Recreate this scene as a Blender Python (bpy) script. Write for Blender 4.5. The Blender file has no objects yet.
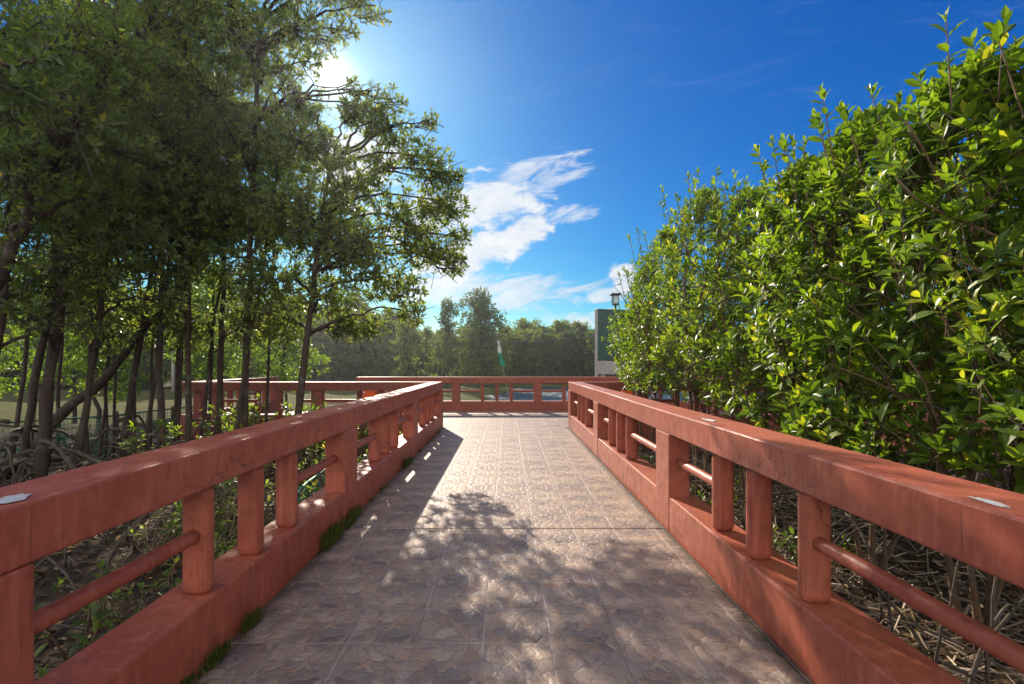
import bpy, bmesh, math, random
import numpy as np
from mathutils import Vector, Matrix
R = math.radians
rng = np.random.default_rng(7)
random.seed(7)
sc = bpy.context.scene
col = sc.collection

# ------------------------------------------------------------------ lens and sun
F = 488.0; VX, VY = 507.0, 363.0; H = 1.6
SUN = np.array([-176/488.0, 1.0, 286/488.0]); SUN /= np.linalg.norm(SUN)
SUN_EL = math.asin(SUN[2]); SUN_AZ = math.atan2(SUN[0], SUN[1])
cam_d = bpy.data.cameras.new('camera'); cam = bpy.data.objects.new('camera', cam_d); col.objects.link(cam)
cam.location = (0, 0, H); cam.rotation_euler = (R(90), 0, 0)
cam_d.sensor_width = 36; cam_d.lens = F/1024*36
cam_d.shift_x = 5/1024; cam_d.shift_y = 21/1024
cam_d.clip_start = .05; cam_d.clip_end = 3000
sc.camera = cam

def at(px, py, Y):
    return np.array([(px-VX)/F*Y, Y, H-(py-VY)/F*Y])

# ------------------------------------------------------------------ node helpers
def new_mat(name):
    m = bpy.data.materials.new(name); m.use_nodes = True
    nt = m.node_tree; nt.nodes.clear()
    return m, nt, nt.nodes, nt.links
class NB:
    def __init__(s, nt): s.nt = nt; s.n = nt.nodes; s.l = nt.links
    def node(s, t, **kw):
        n = s.n.new(t)
        for k, v in kw.items(): setattr(n, k, v)
        return n
    def put(s, sock, v):
        if hasattr(v, 'links') or isinstance(v, bpy.types.NodeSocket): s.l.new(v, sock)
        elif isinstance(v, (tuple, list)) and len(v) == 3 and sock.type == 'RGBA': sock.default_value = (*v, 1)
        else: sock.default_value = v
    def math(s, op, a, b=0.0, c=0.0, clamp=False):
        n = s.node('ShaderNodeMath', operation=op, use_clamp=clamp)
        s.put(n.inputs[0], a); s.put(n.inputs[1], b); s.put(n.inputs[2], c)
        return n.outputs[0]
    def mix(s, f, a, b, blend='MIX'):
        n = s.node('ShaderNodeMix', data_type='RGBA', blend_type=blend)
        s.put(n.inputs[0], f); s.put(n.inputs[6], a); s.put(n.inputs[7], b)
        return n.outputs[2]
    def ramp(s, f, stops, interp='LINEAR'):
        n = s.node('ShaderNodeValToRGB'); cr = n.color_ramp; cr.interpolation = interp
        while len(cr.elements) < len(stops): cr.elements.new(.5)
        for e, (p, c) in zip(cr.elements, stops):
            e.position = p
            e.color = (c, c, c, 1) if isinstance(c, (int, float)) else (*c, 1)
        s.put(n.inputs[0], f)
        return n.outputs[0]
    def noise(s, vec, scale, detail=4, rough=.55, dist=0.0):
        n = s.node('ShaderNodeTexNoise'); n.inputs['Scale'].default_value = scale
        n.inputs['Detail'].default_value = detail; n.inputs['Roughness'].default_value = rough
        n.inputs['Distortion'].default_value = dist
        if vec is not None: s.l.new(vec, n.inputs['Vector'])
        return n.outputs['Fac']
    def step(s, x, a, b):
        n = s.node('ShaderNodeMapRange', interpolation_type='SMOOTHSTEP')
        s.put(n.inputs[0], x); n.inputs[1].default_value = a; n.inputs[2].default_value = b
        return n.outputs[0]
    def mapping(s, vec, scale=(1,1,1), loc=(0,0,0)):
        n = s.node('ShaderNodeMapping'); s.l.new(vec, n.inputs[0])
        n.inputs['Scale'].default_value = scale; n.inputs['Location'].default_value = loc
        return n.outputs[0]
    def bump(s, h, strength, dist=.01):
        n = s.node('ShaderNodeBump'); n.inputs['Strength'].default_value = strength
        n.inputs['Distance'].default_value = dist; s.l.new(h, n.inputs['Height'])
        return n.outputs[0]
    def out(s, sh):
        o = s.node('ShaderNodeOutputMaterial'); s.l.new(sh, o.inputs[0])
    def bsdf(s, color, rough=.6, normal=None, spec=.5, metal=0.0):
        p = s.node('ShaderNodeBsdfPrincipled')
        s.put(p.inputs['Base Color'], color); s.put(p.inputs['Roughness'], rough)
        s.put(p.inputs['Specular IOR Level'], spec); s.put(p.inputs['Metallic'], metal)
        if normal is not None: s.l.new(normal, p.inputs['Normal'])
        return p.outputs[0]

def obj_coord(b):
    return b.node('ShaderNodeTexCoord').outputs['Object']

def mat_plain(name, c, rough=.6, var=.25, scale=8, spec=.5):
    m, nt, n, l = new_mat(name); b = NB(nt)
    f = b.noise(obj_coord(b), scale, 5, .6)
    dark = tuple(x*(1-var) for x in c); light = tuple(min(1, x*(1+var)) for x in c)
    b.out(b.bsdf(b.ramp(f, [(.3, dark), (.7, light)]), rough, b.bump(f, .15), spec))
    return m

def mat_paint(name, c1, c2, chips=.5):
    """weathered oil paint on concrete: faded patches, scratches, grey chips"""
    m, nt, n, l = new_mat(name); b = NB(nt)
    oc = obj_coord(b)
    big = b.noise(oc, 1.7, 5, .6, .4)
    mid = b.noise(oc, 9, 6, .65)
    streak = b.noise(b.mapping(oc, (6, 6, .9)), 3.0, 5, .6)
    c = b.ramp(big, [(.32, c1), (.68, c2)])
    c = b.mix(b.math('MULTIPLY', b.step(mid, .44, .68), .42), c, tuple(x*.55 for x in c1))
    c = b.mix(b.math('MULTIPLY', b.step(streak, .50, .68), .42), c, tuple(min(1, x*1.3+.03) for x in c2))
    fine = b.noise(oc, 60, 3, .6)
    chipn = b.noise(oc, 5.5, 7, .72, .6)
    chip = b.step(b.math('ADD', chipn, b.math('MULTIPLY', fine, .05)), .765-.03*chips, .78-.03*chips)
    scr = b.noise(b.mapping(oc, (2, 30, 30)), 4, 4, .7)
    scratch = b.math('MULTIPLY', b.step(scr, .70, .76), .5)
    c = b.mix(scratch, c, (.40, .20, .16))
    c = b.mix(chip, c, (.30, .27, .25))
    bv = b.node('ShaderNodeBevel', samples=2); bv.inputs['Radius'].default_value = .014
    ge = b.node('ShaderNodeNewGeometry'); dp = b.node('ShaderNodeVectorMath', operation='DOT_PRODUCT'); l.new(bv.outputs[0], dp.inputs[0]); l.new(ge.outputs['Normal'], dp.inputs[1])
    edge = b.step(b.math('SUBTRACT', 1.0, dp.outputs['Value']), .02, .12)
    en = b.noise(oc, 4.2, 8, .75, .8)
    worn = b.math('MULTIPLY', edge, b.step(en, .52, .58))
    c = b.mix(b.math('MULTIPLY', worn, .75), c, (.27, .19, .165))
    # drips and hairline cracks
    dr = b.noise(b.mapping(oc, (9, 9, .55)), 3.2, 6, .7, .2)
    c = b.mix(b.math('MULTIPLY', b.step(dr, .56, .66), .45), c, (.10, .028, .022))
    cv = b.node('ShaderNodeTexVoronoi', feature='DISTANCE_TO_EDGE'); cv.inputs['Scale'].default_value = 1.9
    wq = b.node('ShaderNodeTexNoise'); wq.inputs['Scale'].default_value = 5; wq.inputs['Detail'].default_value = 6; l.new(oc, wq.inputs['Vector'])
    wm = b.node('ShaderNodeVectorMath', operation='MULTIPLY_ADD'); l.new(wq.outputs['Color'], wm.inputs[0]); wm.inputs[1].default_value = (.35, .35, .35); l.new(oc, wm.inputs[2]); l.new(wm.outputs[0], cv.inputs['Vector'])
    crack = b.math('MULTIPLY', b.math('SUBTRACT', 1.0, b.step(cv.outputs['Distance'], .003, .009)), b.step(b.noise(oc, 1.3, 3), .5, .6))
    c = b.mix(b.math('MULTIPLY', crack, .8), c, (.06, .022, .018))
    # dirt specks
    speck = b.step(b.noise(oc, 38, 2, .5), .70, .76)
    c = b.mix(b.math('MULTIPLY', speck, .5), c, (.07, .03, .025))
    hgt = b.math('SUBTRACT', b.math('ADD', b.math('MULTIPLY', mid, .6), b.math('MULTIPLY', fine, .3)), b.math('MULTIPLY', b.math('MAXIMUM', chip, b.math('MAXIMUM', worn, crack)), .7))
    rgh = b.ramp(mid, [(.3, .38), (.7, .62)])
    b.out(b.bsdf(c, rgh, b.bump(hgt, .5, .008), .45))
    return m

def mat_leaf(name, stops, trans, tfac=.4, rough=.38, spec=.5):
    m, nt, n, l = new_mat(name); b = NB(nt)
    a = b.node('ShaderNodeAttribute', attribute_name='leafvar').outputs['Fac']
    c = b.ramp(a, stops)
    t = b.ramp(a, [(p, tuple(min(1, x*trans*k) for x, k in zip(cc, (1.15, 1.1, .55)))) for p, cc in stops])
    p = b.bsdf(c, rough, None, spec)
    tr = b.node('ShaderNodeBsdfTranslucent'); b.put(tr.inputs[0], t)
    mx = b.node('ShaderNodeMixShader'); mx.inputs[0].default_value = tfac
    l.new(p, mx.inputs[1]); l.new(tr.outputs[0], mx.inputs[2])
    b.out(mx.outputs[0])
    return m

def mat_bark(name, c1, c2):
    m, nt, n, l = new_mat(name); b = NB(nt)
    oc = obj_coord(b)
    f = b.noise(b.mapping(oc, (1, 1, .3)), 22, 6, .65, .5)
    g = b.noise(oc, 3, 5, .6)
    rings = b.noise(b.mapping(oc, (.6, .6, 5)), 5, 3, .6)
    c = b.ramp(f, [(.3, c1), (.7, c2)])
    c = b.mix(b.math('MULTIPLY', b.step(g, .5, .7), .6), c, (.19, .17, .14))
    c = b.mix(b.math('MULTIPLY', b.step(rings, .6, .7), .35), c, tuple(x*.5 for x in c1))
    b.out(b.bsdf(c, .85, b.bump(b.math('ADD', f, b.math('MULTIPLY', rings, .6)), .7, .02), .2))
    return m

M = {}
M['paint'] = mat_paint('red oxide paint', (.315, .070, .041), (.405, .112, .062), 1.1)
M['paint_far'] = mat_paint('brown red paint', (.25, .062, .038), (.33, .085, .05), .2)
M['bare'] = mat_plain('bare grey concrete', (.48, .47, .47), .8, .2, 40)
M['leaf_r'] = mat_leaf('mangrove leaf bright', [(0, (.042, .085, .010)), (.35, (.085, .150, .011)), (.7, (.135, .215, .014)), (.93, (.19, .265, .018)), (1, (.40, .34, .03))], 2.3, .40, .44)
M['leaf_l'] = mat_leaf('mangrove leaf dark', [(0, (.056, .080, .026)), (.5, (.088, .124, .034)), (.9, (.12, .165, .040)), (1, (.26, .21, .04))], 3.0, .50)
M['leaf_b'] = mat_leaf('bank tree leaf', [(0, (.06, .11, .015)), (.5, (.11, .18, .02)), (1, (.18, .25, .03))], 2.4, .5)
M['leaf_far'] = mat_leaf('far tree leaf', [(0, (.036, .062, .018)), (.5, (.064, .105, .026)), (1, (.11, .15, .034))], 2.2, .42, .6, .3)
M['leaf_far2'] = mat_leaf('far tree leaf pale', [(0, (.075, .105, .022)), (.5, (.11, .155, .032)), (1, (.16, .20, .048))], 2.2, .42, .6, .3)
M['weed'] = mat_leaf('weed blades', [(0, (.04, .06, .01)), (.6, (.075, .115, .018)), (1, (.15, .15, .04))], 1.8, .35, .6, .3)
M['bark'] = mat_bark('mangrove bark', (.040, .029, .023), (.088, .066, .051))
M['bark_r'] = mat_bark('brown stem bark', (.10, .060, .035), (.20, .13, .085))
M['root'] = mat_bark('grey root bark', (.055, .043, .034), (.125, .10, .08))
M['twig_dry'] = mat_leaf('dry twigs', [(0, (.10, .07, .05)), (.5, (.26, .19, .14)), (1, (.46, .37, .29))], 1, .02, .8, .2)
M['twig_dark'] = mat_leaf('dark twigs', [(0, (.045, .033, .025)), (.6, (.10, .075, .055)), (1, (.22, .17, .13))], 1, .02, .8, .2)
M['litter'] = mat_leaf('fallen leaves', [(0, (.06, .035, .02)), (.6, (.16, .09, .04)), (1, (.34, .24, .08))], 1, .1, .7, .3)
M['green_net'] = mat_plain('green net cord', (.012, .17, .11), .55, .3, 6)
M['orange'] = mat_plain('orange plastic', (.80, .115, .008), .45, .12, 5)
M['white'] = mat_plain('white paint', (.72, .72, .70), .5, .1, 5)
M['signgreen'] = mat_plain('green sign sheet', (.002, .050, .034), .4, .15, 2)
M['steel'] = mat_plain('grey steel', (.30, .30, .29), .45, .15, 6)
M['darkmetal'] = mat_plain('dark metal', (.03, .03, .033), .45, .2, 6)
M['wood'] = mat_plain('tan wood', (.36, .21, .12), .7, .3, 10)
M['concrete'] = mat_plain('pale concrete', (.40, .38, .36), .85, .2, 14)
M['bamboo'] = mat_plain('bamboo', (.38, .30, .17), .6, .2, 12)
M['cloth_green'] = mat_plain('green cloth', (.02, .30, .17), .8, .15, 9)
M['cloth_white'] = mat_plain('white cloth', (.62, .64, .62), .8, .1, 9)
M['cable'] = mat_plain('cable', (.10, .10, .11), .5, .1, 9)

def mat_glass():
    m, nt, n, l = new_mat('lantern glass'); b = NB(nt)
    b.out(b.bsdf((.35, .5, .52), .12, None, .6)); return m
M['glass'] = mat_glass()

def mat_floor():
    m, nt, n, l = new_mat('stamped stone tiles'); b = NB(nt)
    oc = obj_coord(b)
    sx = b.node('ShaderNodeSeparateXYZ'); l.new(oc, sx.inputs[0])
    T = .387
    tx = b.math('DIVIDE', b.math('SUBTRACT', sx.outputs[0], 1.41), T)
    ty = b.math('DIVIDE', b.math('SUBTRACT', sx.outputs[1], 4.722), T)
    fx = b.math('FRACT', b.math('ADD', tx, 100.0)); fy = b.math('FRACT', b.math('ADD', ty, 100.0))
    ix = b.math('FLOOR', tx); iy = b.math('FLOOR', ty)
    idv = b.node('ShaderNodeCombineXYZ'); l.new(ix, idv.inputs[0]); l.new(iy, idv.inputs[1])
    wn = b.node('ShaderNodeTexWhiteNoise', noise_dimensions='3D'); l.new(idv.outputs[0], wn.inputs[0])
    # the moulded relief of a tile, each tile laid in one of four directions
    wc = b.node('ShaderNodeSeparateColor'); l.new(wn.outputs['Color'], wc.inputs[0])
    def flip(q, r):
        k = b.math('GREATER_THAN', r, .5); return b.math('ABSOLUTE', b.math('SUBTRACT', q, k))
    loc = b.node('ShaderNodeCombineXYZ'); l.new(flip(fx, wc.outputs[0]), loc.inputs[0]); l.new(flip(fy, wc.outputs[1]), loc.inputs[1])
    warp = b.node('ShaderNodeTexNoise'); warp.inputs['Scale'].default_value = 3.2; warp.inputs['Detail'].default_value = 3
    l.new(loc.outputs[0], warp.inputs['Vector'])
    wv = b.node('ShaderNodeVectorMath', operation='MULTIPLY_ADD')
    l.new(warp.outputs['Color'], wv.inputs[0]); wv.inputs[1].default_value = (.62, .62, 0); l.new(loc.outputs[0], wv.inputs[2])
    vo = b.node('ShaderNodeTexVoronoi', feature='DISTANCE_TO_EDGE', voronoi_dimensions='2D'); vo.inputs['Scale'].default_value = 3.9
    vc = b.node('ShaderNodeTexVoronoi', feature='F1', voronoi_dimensions='2D'); vc.inputs['Scale'].default_value = 3.9
    for v in (vo, vc):
        v.inputs['Randomness'].default_value = .95; l.new(wv.outputs[0], v.inputs['Vector'])
    crack = b.step(vo.outputs['Distance'], .005, .075)
    cellv = b.node('ShaderNodeSeparateColor'); l.new(vc.outputs['Color'], cellv.inputs[0])
    # colour
    big = b.noise(oc, 1.1, 5, .6); mid = b.noise(oc, 7.5, 6, .7, .8); fine = b.noise(oc, 70, 4, .7)
    c = b.ramp(cellv.outputs[0], [(0, (.125, .105, .108)), (.3, (.27, .225, .205)), (.55, (.40, .325, .265)), (.75, (.20, .18, .188)), (1, (.44, .37, .31))])
    c = b.mix(b.math('MULTIPLY', b.step(mid, .46, .64), .6), c, (.36, .225, .15))
    c = b.mix(b.math('MULTIPLY', b.step(b.noise(oc, 4.3, 5, .7, 1.2), .50, .66), .62), c, (.125, .112, .128))
    c = b.mix(b.math('MULTIPLY', b.step(b.noise(b.mapping(oc, (1, 1, 1), (7, 3, 0)), 11, 6, .75, 2.5), .52, .66), .5), c, (.43, .36, .32))
    c = b.mix(.2, c, b.mix(wn.outputs['Value'], (.22, .19, .19), (.42, .35, .31)))
    c = b.mix(b.math('MULTIPLY', b.math('SUBTRACT', 1.0, crack), .42), c, (.135, .10, .09))
    rust = b.math('MULTIPLY', b.step(b.noise(oc, 2.1, 6, .7, .5), .60, .72), .5)
    c = b.mix(rust, c, (.30, .15, .07))
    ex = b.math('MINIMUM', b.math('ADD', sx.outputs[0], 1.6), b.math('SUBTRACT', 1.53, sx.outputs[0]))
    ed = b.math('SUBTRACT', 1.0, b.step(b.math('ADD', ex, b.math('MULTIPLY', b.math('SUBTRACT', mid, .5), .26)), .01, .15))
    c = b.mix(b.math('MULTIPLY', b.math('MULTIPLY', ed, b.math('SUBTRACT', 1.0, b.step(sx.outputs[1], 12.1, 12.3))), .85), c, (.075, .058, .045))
    c = b.mix(1.0, c, (.95, .86, .78), 'MULTIPLY')
    # joints
    dx = b.math('MINIMUM', fx, b.math('SUBTRACT', 1.0, fx)); dy = b.math('MINIMUM', fy, b.math('SUBTRACT', 1.0, fy))
    jd = b.math('MINIMUM', dx, dy)
    joint = b.math('SUBTRACT', 1.0, b.step(jd, .006, .016))
    jl = b.noise(oc, 2.4, 4, .6)
    jc = b.ramp(jl, [(.35, (.16, .13, .115)), (.6, (.38, .33, .30))])
    c = b.mix(joint, c, jc)
    strip = b.step(sx.outputs[0], 1.455, 1.462)
    c = b.mix(b.math('MULTIPLY', strip, .0), c, (.4, .38, .36))
    # relief
    dome = b.step(vo.outputs['Distance'], .0, .28)
    h = b.math('ADD', b.math('MULTIPLY', dome, .9), b.math('MULTIPLY', cellv.outputs[1], .5))
    h = b.math('ADD', h, b.math('MULTIPLY', mid, .5)); h = b.math('ADD', h, b.math('MULTIPLY', fine, .22))
    h = b.math('SUBTRACT', h, b.math('MULTIPLY', joint, .5))
    rgh = b.ramp(mid, [(.3, .42), (.7, .68)])
    b.out(b.bsdf(c, rgh, b.bump(h, .40, .010), .28))
    return m
M['floor'] = mat_floor()

def mat_ground():
    m, nt, n, l = new_mat('mangrove mud'); b = NB(nt)
    oc = obj_coord(b)
    sx = b.node('ShaderNodeSeparateXYZ'); l.new(oc, sx.inputs[0])
    f = b.noise(oc, 1.5, 7, .65); g = b.noise(oc, 18, 5, .7)
    near = b.ramp(f, [(.3, (.038, .029, .022)), (.7, (.085, .062, .046))])
    far = b.ramp(b.noise(oc, .35, 6, .65), [(.3, (.070, .078, .022)), (.5, (.095, .092, .034)), (.7, (.050, .075, .016))])
    edge = b.math('ADD', sx.outputs[1], b.math('MULTIPLY', b.noise(oc, .5, 3), 4.0))
    c = b.mix(b.step(edge, 17.0, 20.5), near, far)
    b.out(b.bsdf(c, .95, b.bump(b.math('ADD', f, b.math('MULTIPLY', g, .4)), .6, .06), .04))
    return m
M['ground'] = mat_ground()

def mat_water():
    m, nt, n, l = new_mat('river water'); b = NB(nt)
    oc = obj_coord(b)
    w = b.noise(b.mapping(oc, (.8, 2.2, 1)), 1.6, 4, .6, .3)
    w2 = b.noise(b.mapping(oc, (.3, .9, 1)), .6, 3, .5)
    p = b.bsdf((.022, .055, .075), .30, b.bump(b.math('ADD', w, b.math('MULTIPLY', w2, 1.5)), 1.0, .35), .5)
    b.out(p); return m
M['water'] = mat_water()

# ------------------------------------------------------------------ object helpers
def tag(o, label=None, cat=None, group=None, kind=None):
    if label: o['label'] = label
    if cat: o['category'] = cat
    if group: o['group'] = group
    if kind: o['kind'] = kind
    return o
def thing(name, loc, label, cat, group=None, rz=0.0):
    o = bpy.data.objects.new(name, None); col.objects.link(o)
    o.location = tuple(float(v) for v in loc); o.rotation_euler = (0, 0, rz); o.empty_display_size = .2
    return tag(o, label, cat, group)
def link(name, me, mats, parent=None):
    for m in mats: me.materials.append(m)
    o = bpy.data.objects.new(name, me); col.objects.link(o)
    if parent is not None: o.parent = parent
    return o
def copy_tree(o, parent=None):
    c = o.copy(); col.objects.link(c)
    if parent is not None: c.parent = parent
    for ch in list(o.children): copy_tree(ch, c)
    return c

class Geo:
    """fast mesh collector"""
    def __init__(s): s.v = []; s.f = []; s.mi = []; s.var = []; s.n = 0
    def add(s, verts, faces, mat=0, var=None):
        verts = np.asarray(verts, float)
        for fa in (faces if isinstance(faces, list) else [faces]):
            fa = np.asarray(fa, int); s.f.append(fa + s.n); s.mi.append(np.full(len(fa), mat))
            s.var.append(np.full(len(fa), .5) if var is None else (np.full(len(fa), var) if np.isscalar(var) else np.asarray(var)))
        s.v.append(verts); s.n += len(verts)
    def build(s, name, mats, parent=None, smooth=False, origin=None):
        v = np.concatenate(s.v)
        if origin is not None: v = v - np.asarray(origin)
        me = bpy.data.meshes.new(name)
        loops = np.concatenate([f.ravel() for f in s.f]); tot = np.concatenate([np.full(len(f), f.shape[1]) for f in s.f])
        me.vertices.add(len(v)); me.vertices.foreach_set('co', v.astype(np.float32).ravel())
        me.loops.add(len(loops)); me.loops.foreach_set('vertex_index', loops.astype(np.int32))
        me.polygons.add(len(tot)); st = np.concatenate([[0], np.cumsum(tot)[:-1]])
        me.polygons.foreach_set('loop_start', st.astype(np.int32))
        me.polygons.foreach_set('material_index', np.concatenate(s.mi).astype(np.int32))
        me.polygons.foreach_set('use_smooth', np.full(len(tot), smooth))
        a = me.attributes.new('leafvar', 'FLOAT', 'FACE'); a.data.foreach_set('value', np.concatenate(s.var).astype(np.float32))
        me.update(calc_edges=True); me.validate()
        return link(name, me, mats, parent)

def nrm(a): return a/np.maximum(np.linalg.norm(a, axis=-1, keepdims=True), 1e-9)

def tube(g, path, radii, sides=7, mat=0, jitter=0.0, var=None, caps=True):
    path = np.asarray(path, float); k = len(path); radii = np.broadcast_to(radii, (k,)).astype(float)
    t = nrm(np.gradient(path, axis=0))
    ref = np.array([1, 0, 0.]) if abs(t[0][0]) < .8 else np.array([0, 1, 0.])
    a = nrm(np.cross(t, ref)); bb = np.cross(t, a)
    th = np.arange(sides)*2*math.pi/sides
    rr = radii[:, None]*(1+jitter*rng.normal(size=(k, sides)))
    v = path[:, None]+rr[..., None]*(np.cos(th)[None, :, None]*a[:, None]+np.sin(th)[None, :, None]*bb[:, None])
    i = np.arange(k-1)[:, None]*sides; j = np.arange(sides)[None]; j2 = (j+1) % sides
    q = np.stack([i+j, i+j2, i+sides+j2, i+sides+j], -1).reshape(-1, 4)
    fl = [q]
    if caps: fl += [np.arange(sides)[None, ::-1], (np.arange(sides)+(k-1)*sides)[None]]
    g.add(v.reshape(-1, 3), fl, mat, var)

def bez(p0, p1, p2, p3, n=12):
    t = np.linspace(0, 1, n)[:, None]
    p0, p1, p2, p3 = map(np.asarray, (p0, p1, p2, p3))
    return (1-t)**3*p0+3*(1-t)**2*t*p1+3*(1-t)*t*t*p2+t**3*p3
def wobble(p0, p1, amp, n=10):
    p0 = np.asarray(p0, float); p1 = np.asarray(p1, float)
    t = np.linspace(0, 1, n)[:, None]
    w = np.cumsum(rng.normal(size=(n, 3)), axis=0); w -= w[0]+(w[-1]-w[0])*t
    return p0+(p1-p0)*t+w*amp/math.sqrt(n)

def prisms(g, a, b, ra, rb, mat, var=None):
    """many straight 3-sided twigs at once"""
    n = len(a); t = nrm(b-a); ref = np.where(np.abs(t[:, 2:3]) < .9, [[0, 0, 1.]], [[1., 0, 0]])
    u = nrm(np.cross(t, ref)); w = np.cross(t, u); vs = []
    ra = np.broadcast_to(ra, (n,)); rb = np.broadcast_to(rb, (n,))
    for base, r in ((a, ra), (b, rb)):
        for k in range(3):
            an = k*2*math.pi/3; vs.append(base+r[:, None]*(math.cos(an)*u+math.sin(an)*w))
    v = np.stack(vs, 1).reshape(-1, 3); o = np.arange(n)[:, None, None]*6
    q = (np.array([[0, 1, 4, 3], [1, 2, 5, 4], [2, 0, 3, 5]])[None]+o).reshape(-1, 4)
    g.add(v, [q], mat, None if var is None else np.repeat(var, 3))

LT1 = np.array([[0, 0, 0], [.46, .5, .06], [.46, 0, 0], [.46, -.5, .06], [1, 0, -.07]])
LF1 = [np.array([[0, 2, 1], [0, 3, 2], [1, 2, 4], [2, 3, 4]])]
LT2 = np.array([[0, 0, 0], [.28, .40, .07], [.28, 0, .015], [.28, -.40, .07], [.66, .46, .05], [.66, 0, -.01], [.66, -.46, .05], [1, 0, -.10]])
LF2 = [np.array([[0, 2, 1], [0, 3, 2], [4, 5, 7], [5, 6, 7]]), np.array([[1, 2, 5, 4], [2, 3, 6, 5]])]
def leaves(g, pos, ax, nor, L, W, mat=0, detail=1, var=None):
    n = len(pos); ax = nrm(ax); sd = nrm(np.cross(nor, ax)); nn = np.cross(ax, sd)
    T, FF = (LT2, LF2) if detail == 2 else (LT1, LF1)
    v = pos[:, None]+L[:, None, None]*T[None, :, 0:1]*ax[:, None]+W[:, None, None]*T[None, :, 1:2]*sd[:, None]+L[:, None, None]*T[None, :, 2:3]*nn[:, None]
    k = len(T); o = np.arange(n)[:, None, None]*k
    fl = [(f[None]+o).reshape(-1, f.shape[1]) for f in FF]
    if var is None: var = rng.random(n)
    base = s_n = g.n
    g.v.append(v.reshape(-1, 3)); g.n += n*k
    for f, f0 in zip(fl, FF):
        g.f.append(f+base); g.mi.append(np.full(len(f), mat)); g.var.append(np.repeat(var, len(f0)))

def sun_gap(p, rad=.020):
    d = nrm(p-np.array([0, 0, H])); return (d@SUN) < math.cos(rad)

def rosettes(g, tips, dirs, nleaf, L, mat_leaf=0, mat_twig=1, detail=1, twig=.35, tr=.004, spread=(25, 80), gap=False, wr=.40, bias=0.0):
    if gap:
        k = sun_gap(tips); tips = tips[k]; dirs = dirs[k]
    n = len(tips); dirs = nrm(dirs)
    prisms(g, tips-dirs*twig*(.7+.6*rng.random(n))[:, None]-np.array([0, 0, .03]), tips, tr*1.5, tr, mat_twig)
    ref = nrm(rng.normal(size=(n, 3))); u = nrm(np.cross(dirs, ref)); w = np.cross(dirs, u)
    P, A, N, LL = [], [], [], []
    tv = rng.normal(size=n)*.16
    V = []
    for j in range(nleaf):
        az = j*2.39996+rng.normal(size=n)*.3; fr = j/max(1, nleaf-1)
        pol = np.radians(spread[0]+(spread[1]-spread[0])*fr+rng.normal(size=n)*9)
        rad = np.cos(az)[:, None]*u+np.sin(az)[:, None]*w
        a = np.cos(pol)[:, None]*dirs+np.sin(pol)[:, None]*rad
        nr = np.sin(pol)[:, None]*dirs-np.cos(pol)[:, None]*rad+rng.normal(size=(n, 3))*.18
        keep = rng.random(n) < .90
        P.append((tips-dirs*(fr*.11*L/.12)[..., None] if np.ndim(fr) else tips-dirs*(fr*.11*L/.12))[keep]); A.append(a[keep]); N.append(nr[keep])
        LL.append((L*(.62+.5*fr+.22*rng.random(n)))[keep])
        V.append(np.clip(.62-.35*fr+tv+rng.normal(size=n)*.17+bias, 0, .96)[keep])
    P = np.concatenate(P); A = np.concatenate(A); N = np.concatenate(N); LL = np.concatenate(LL); V = np.concatenate(V)
    yel = rng.random(len(V)) < .003; V[yel] = 1.0
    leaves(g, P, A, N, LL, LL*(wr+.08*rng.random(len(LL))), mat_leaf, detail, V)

def ell_tips(c, r, n, up=.5, inner=.35):
    d = nrm(rng.normal(size=(n, 3))); rad = (inner+(1-inner)*rng.random(n)**.6)[:, None]
    p = np.asarray(c)+d*rad*np.asarray(r)
    return p, nrm(d*.8+np.array([0, 0, up])+rng.normal(size=(n, 3))*.35)

# ------------------------------------------------------------------ boxes for joinery
def box_bm(bm, lo, hi, bev=.006, seg=1):
    tmp = bmesh.new(); bmesh.ops.create_cube(tmp, size=1)
    lo = Vector(lo); hi = Vector(hi); c = (lo+hi)/2; s = hi-lo
    for v in tmp.verts: v.co = Vector((v.co.x*s.x, v.co.y*s.y, v.co.z*s.z))+c
    if bev > 0: bmesh.ops.bevel(tmp, geom=list(tmp.edges), offset=bev, segments=seg, affect='EDGES', profile=.5)
    me = bpy.data.meshes.new('t'); tmp.to_mesh(me); tmp.free(); bm.from_mesh(me); bpy.data.meshes.remove(me)
def box(name, lo, hi, mat, parent=None, bev=.006, seg=1):
    bm = bmesh.new(); box_bm(bm, lo, hi, bev, seg)
    me = bpy.data.meshes.new(name); bm.to_mesh(me); bm.free(); return link(name, me, [mat], parent)
def long_box(name, L, y0, y1, z0, z1, mat, parent, bev=.012, step=.9, rough=.0014):
    """beam along local x, slightly uneven hand-cast faces, rounded arrises"""
    n = max(2, int(L/step)); xs = np.linspace(0, L, n+1)
    b = bev
    prof = np.array([(y0+b, z0), (y1-b, z0), (y1-.3*b, z0+.3*b), (y1, z0+b), (y1, z1-b), (y1-.3*b, z1-.3*b), (y1-b, z1), (y0+b, z1), (y0+.3*b, z1-.3*b), (y0, z1-b), (y0, z0+b), (y0+.3*b, z0+.3*b)])
    k = len(prof); g = Geo()
    off = rng.normal(size=(n+1, 1, 2))*rough
    pr = prof[None]+off+rng.normal(size=(n+1, k, 2))*rough*.35
    pr[0] = prof; pr[-1] = prof
    v = np.concatenate([np.broadcast_to(xs[:, None, None], (n+1, k, 1)), pr], -1).reshape(-1, 3)
    i = np.arange(n)[:, None]*k; j = np.arange(k)[None]; j2 = (j+1) % k
    q = np.stack([i+j, i+k+j, i+k+j2, i+j2], -1).reshape(-1, 4)
    g.add(v, [q, np.arange(k)[None], (np.arange(k)+n*k)[None, ::-1]])
    o = g.build(name, [mat], parent)
    return o

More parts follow.
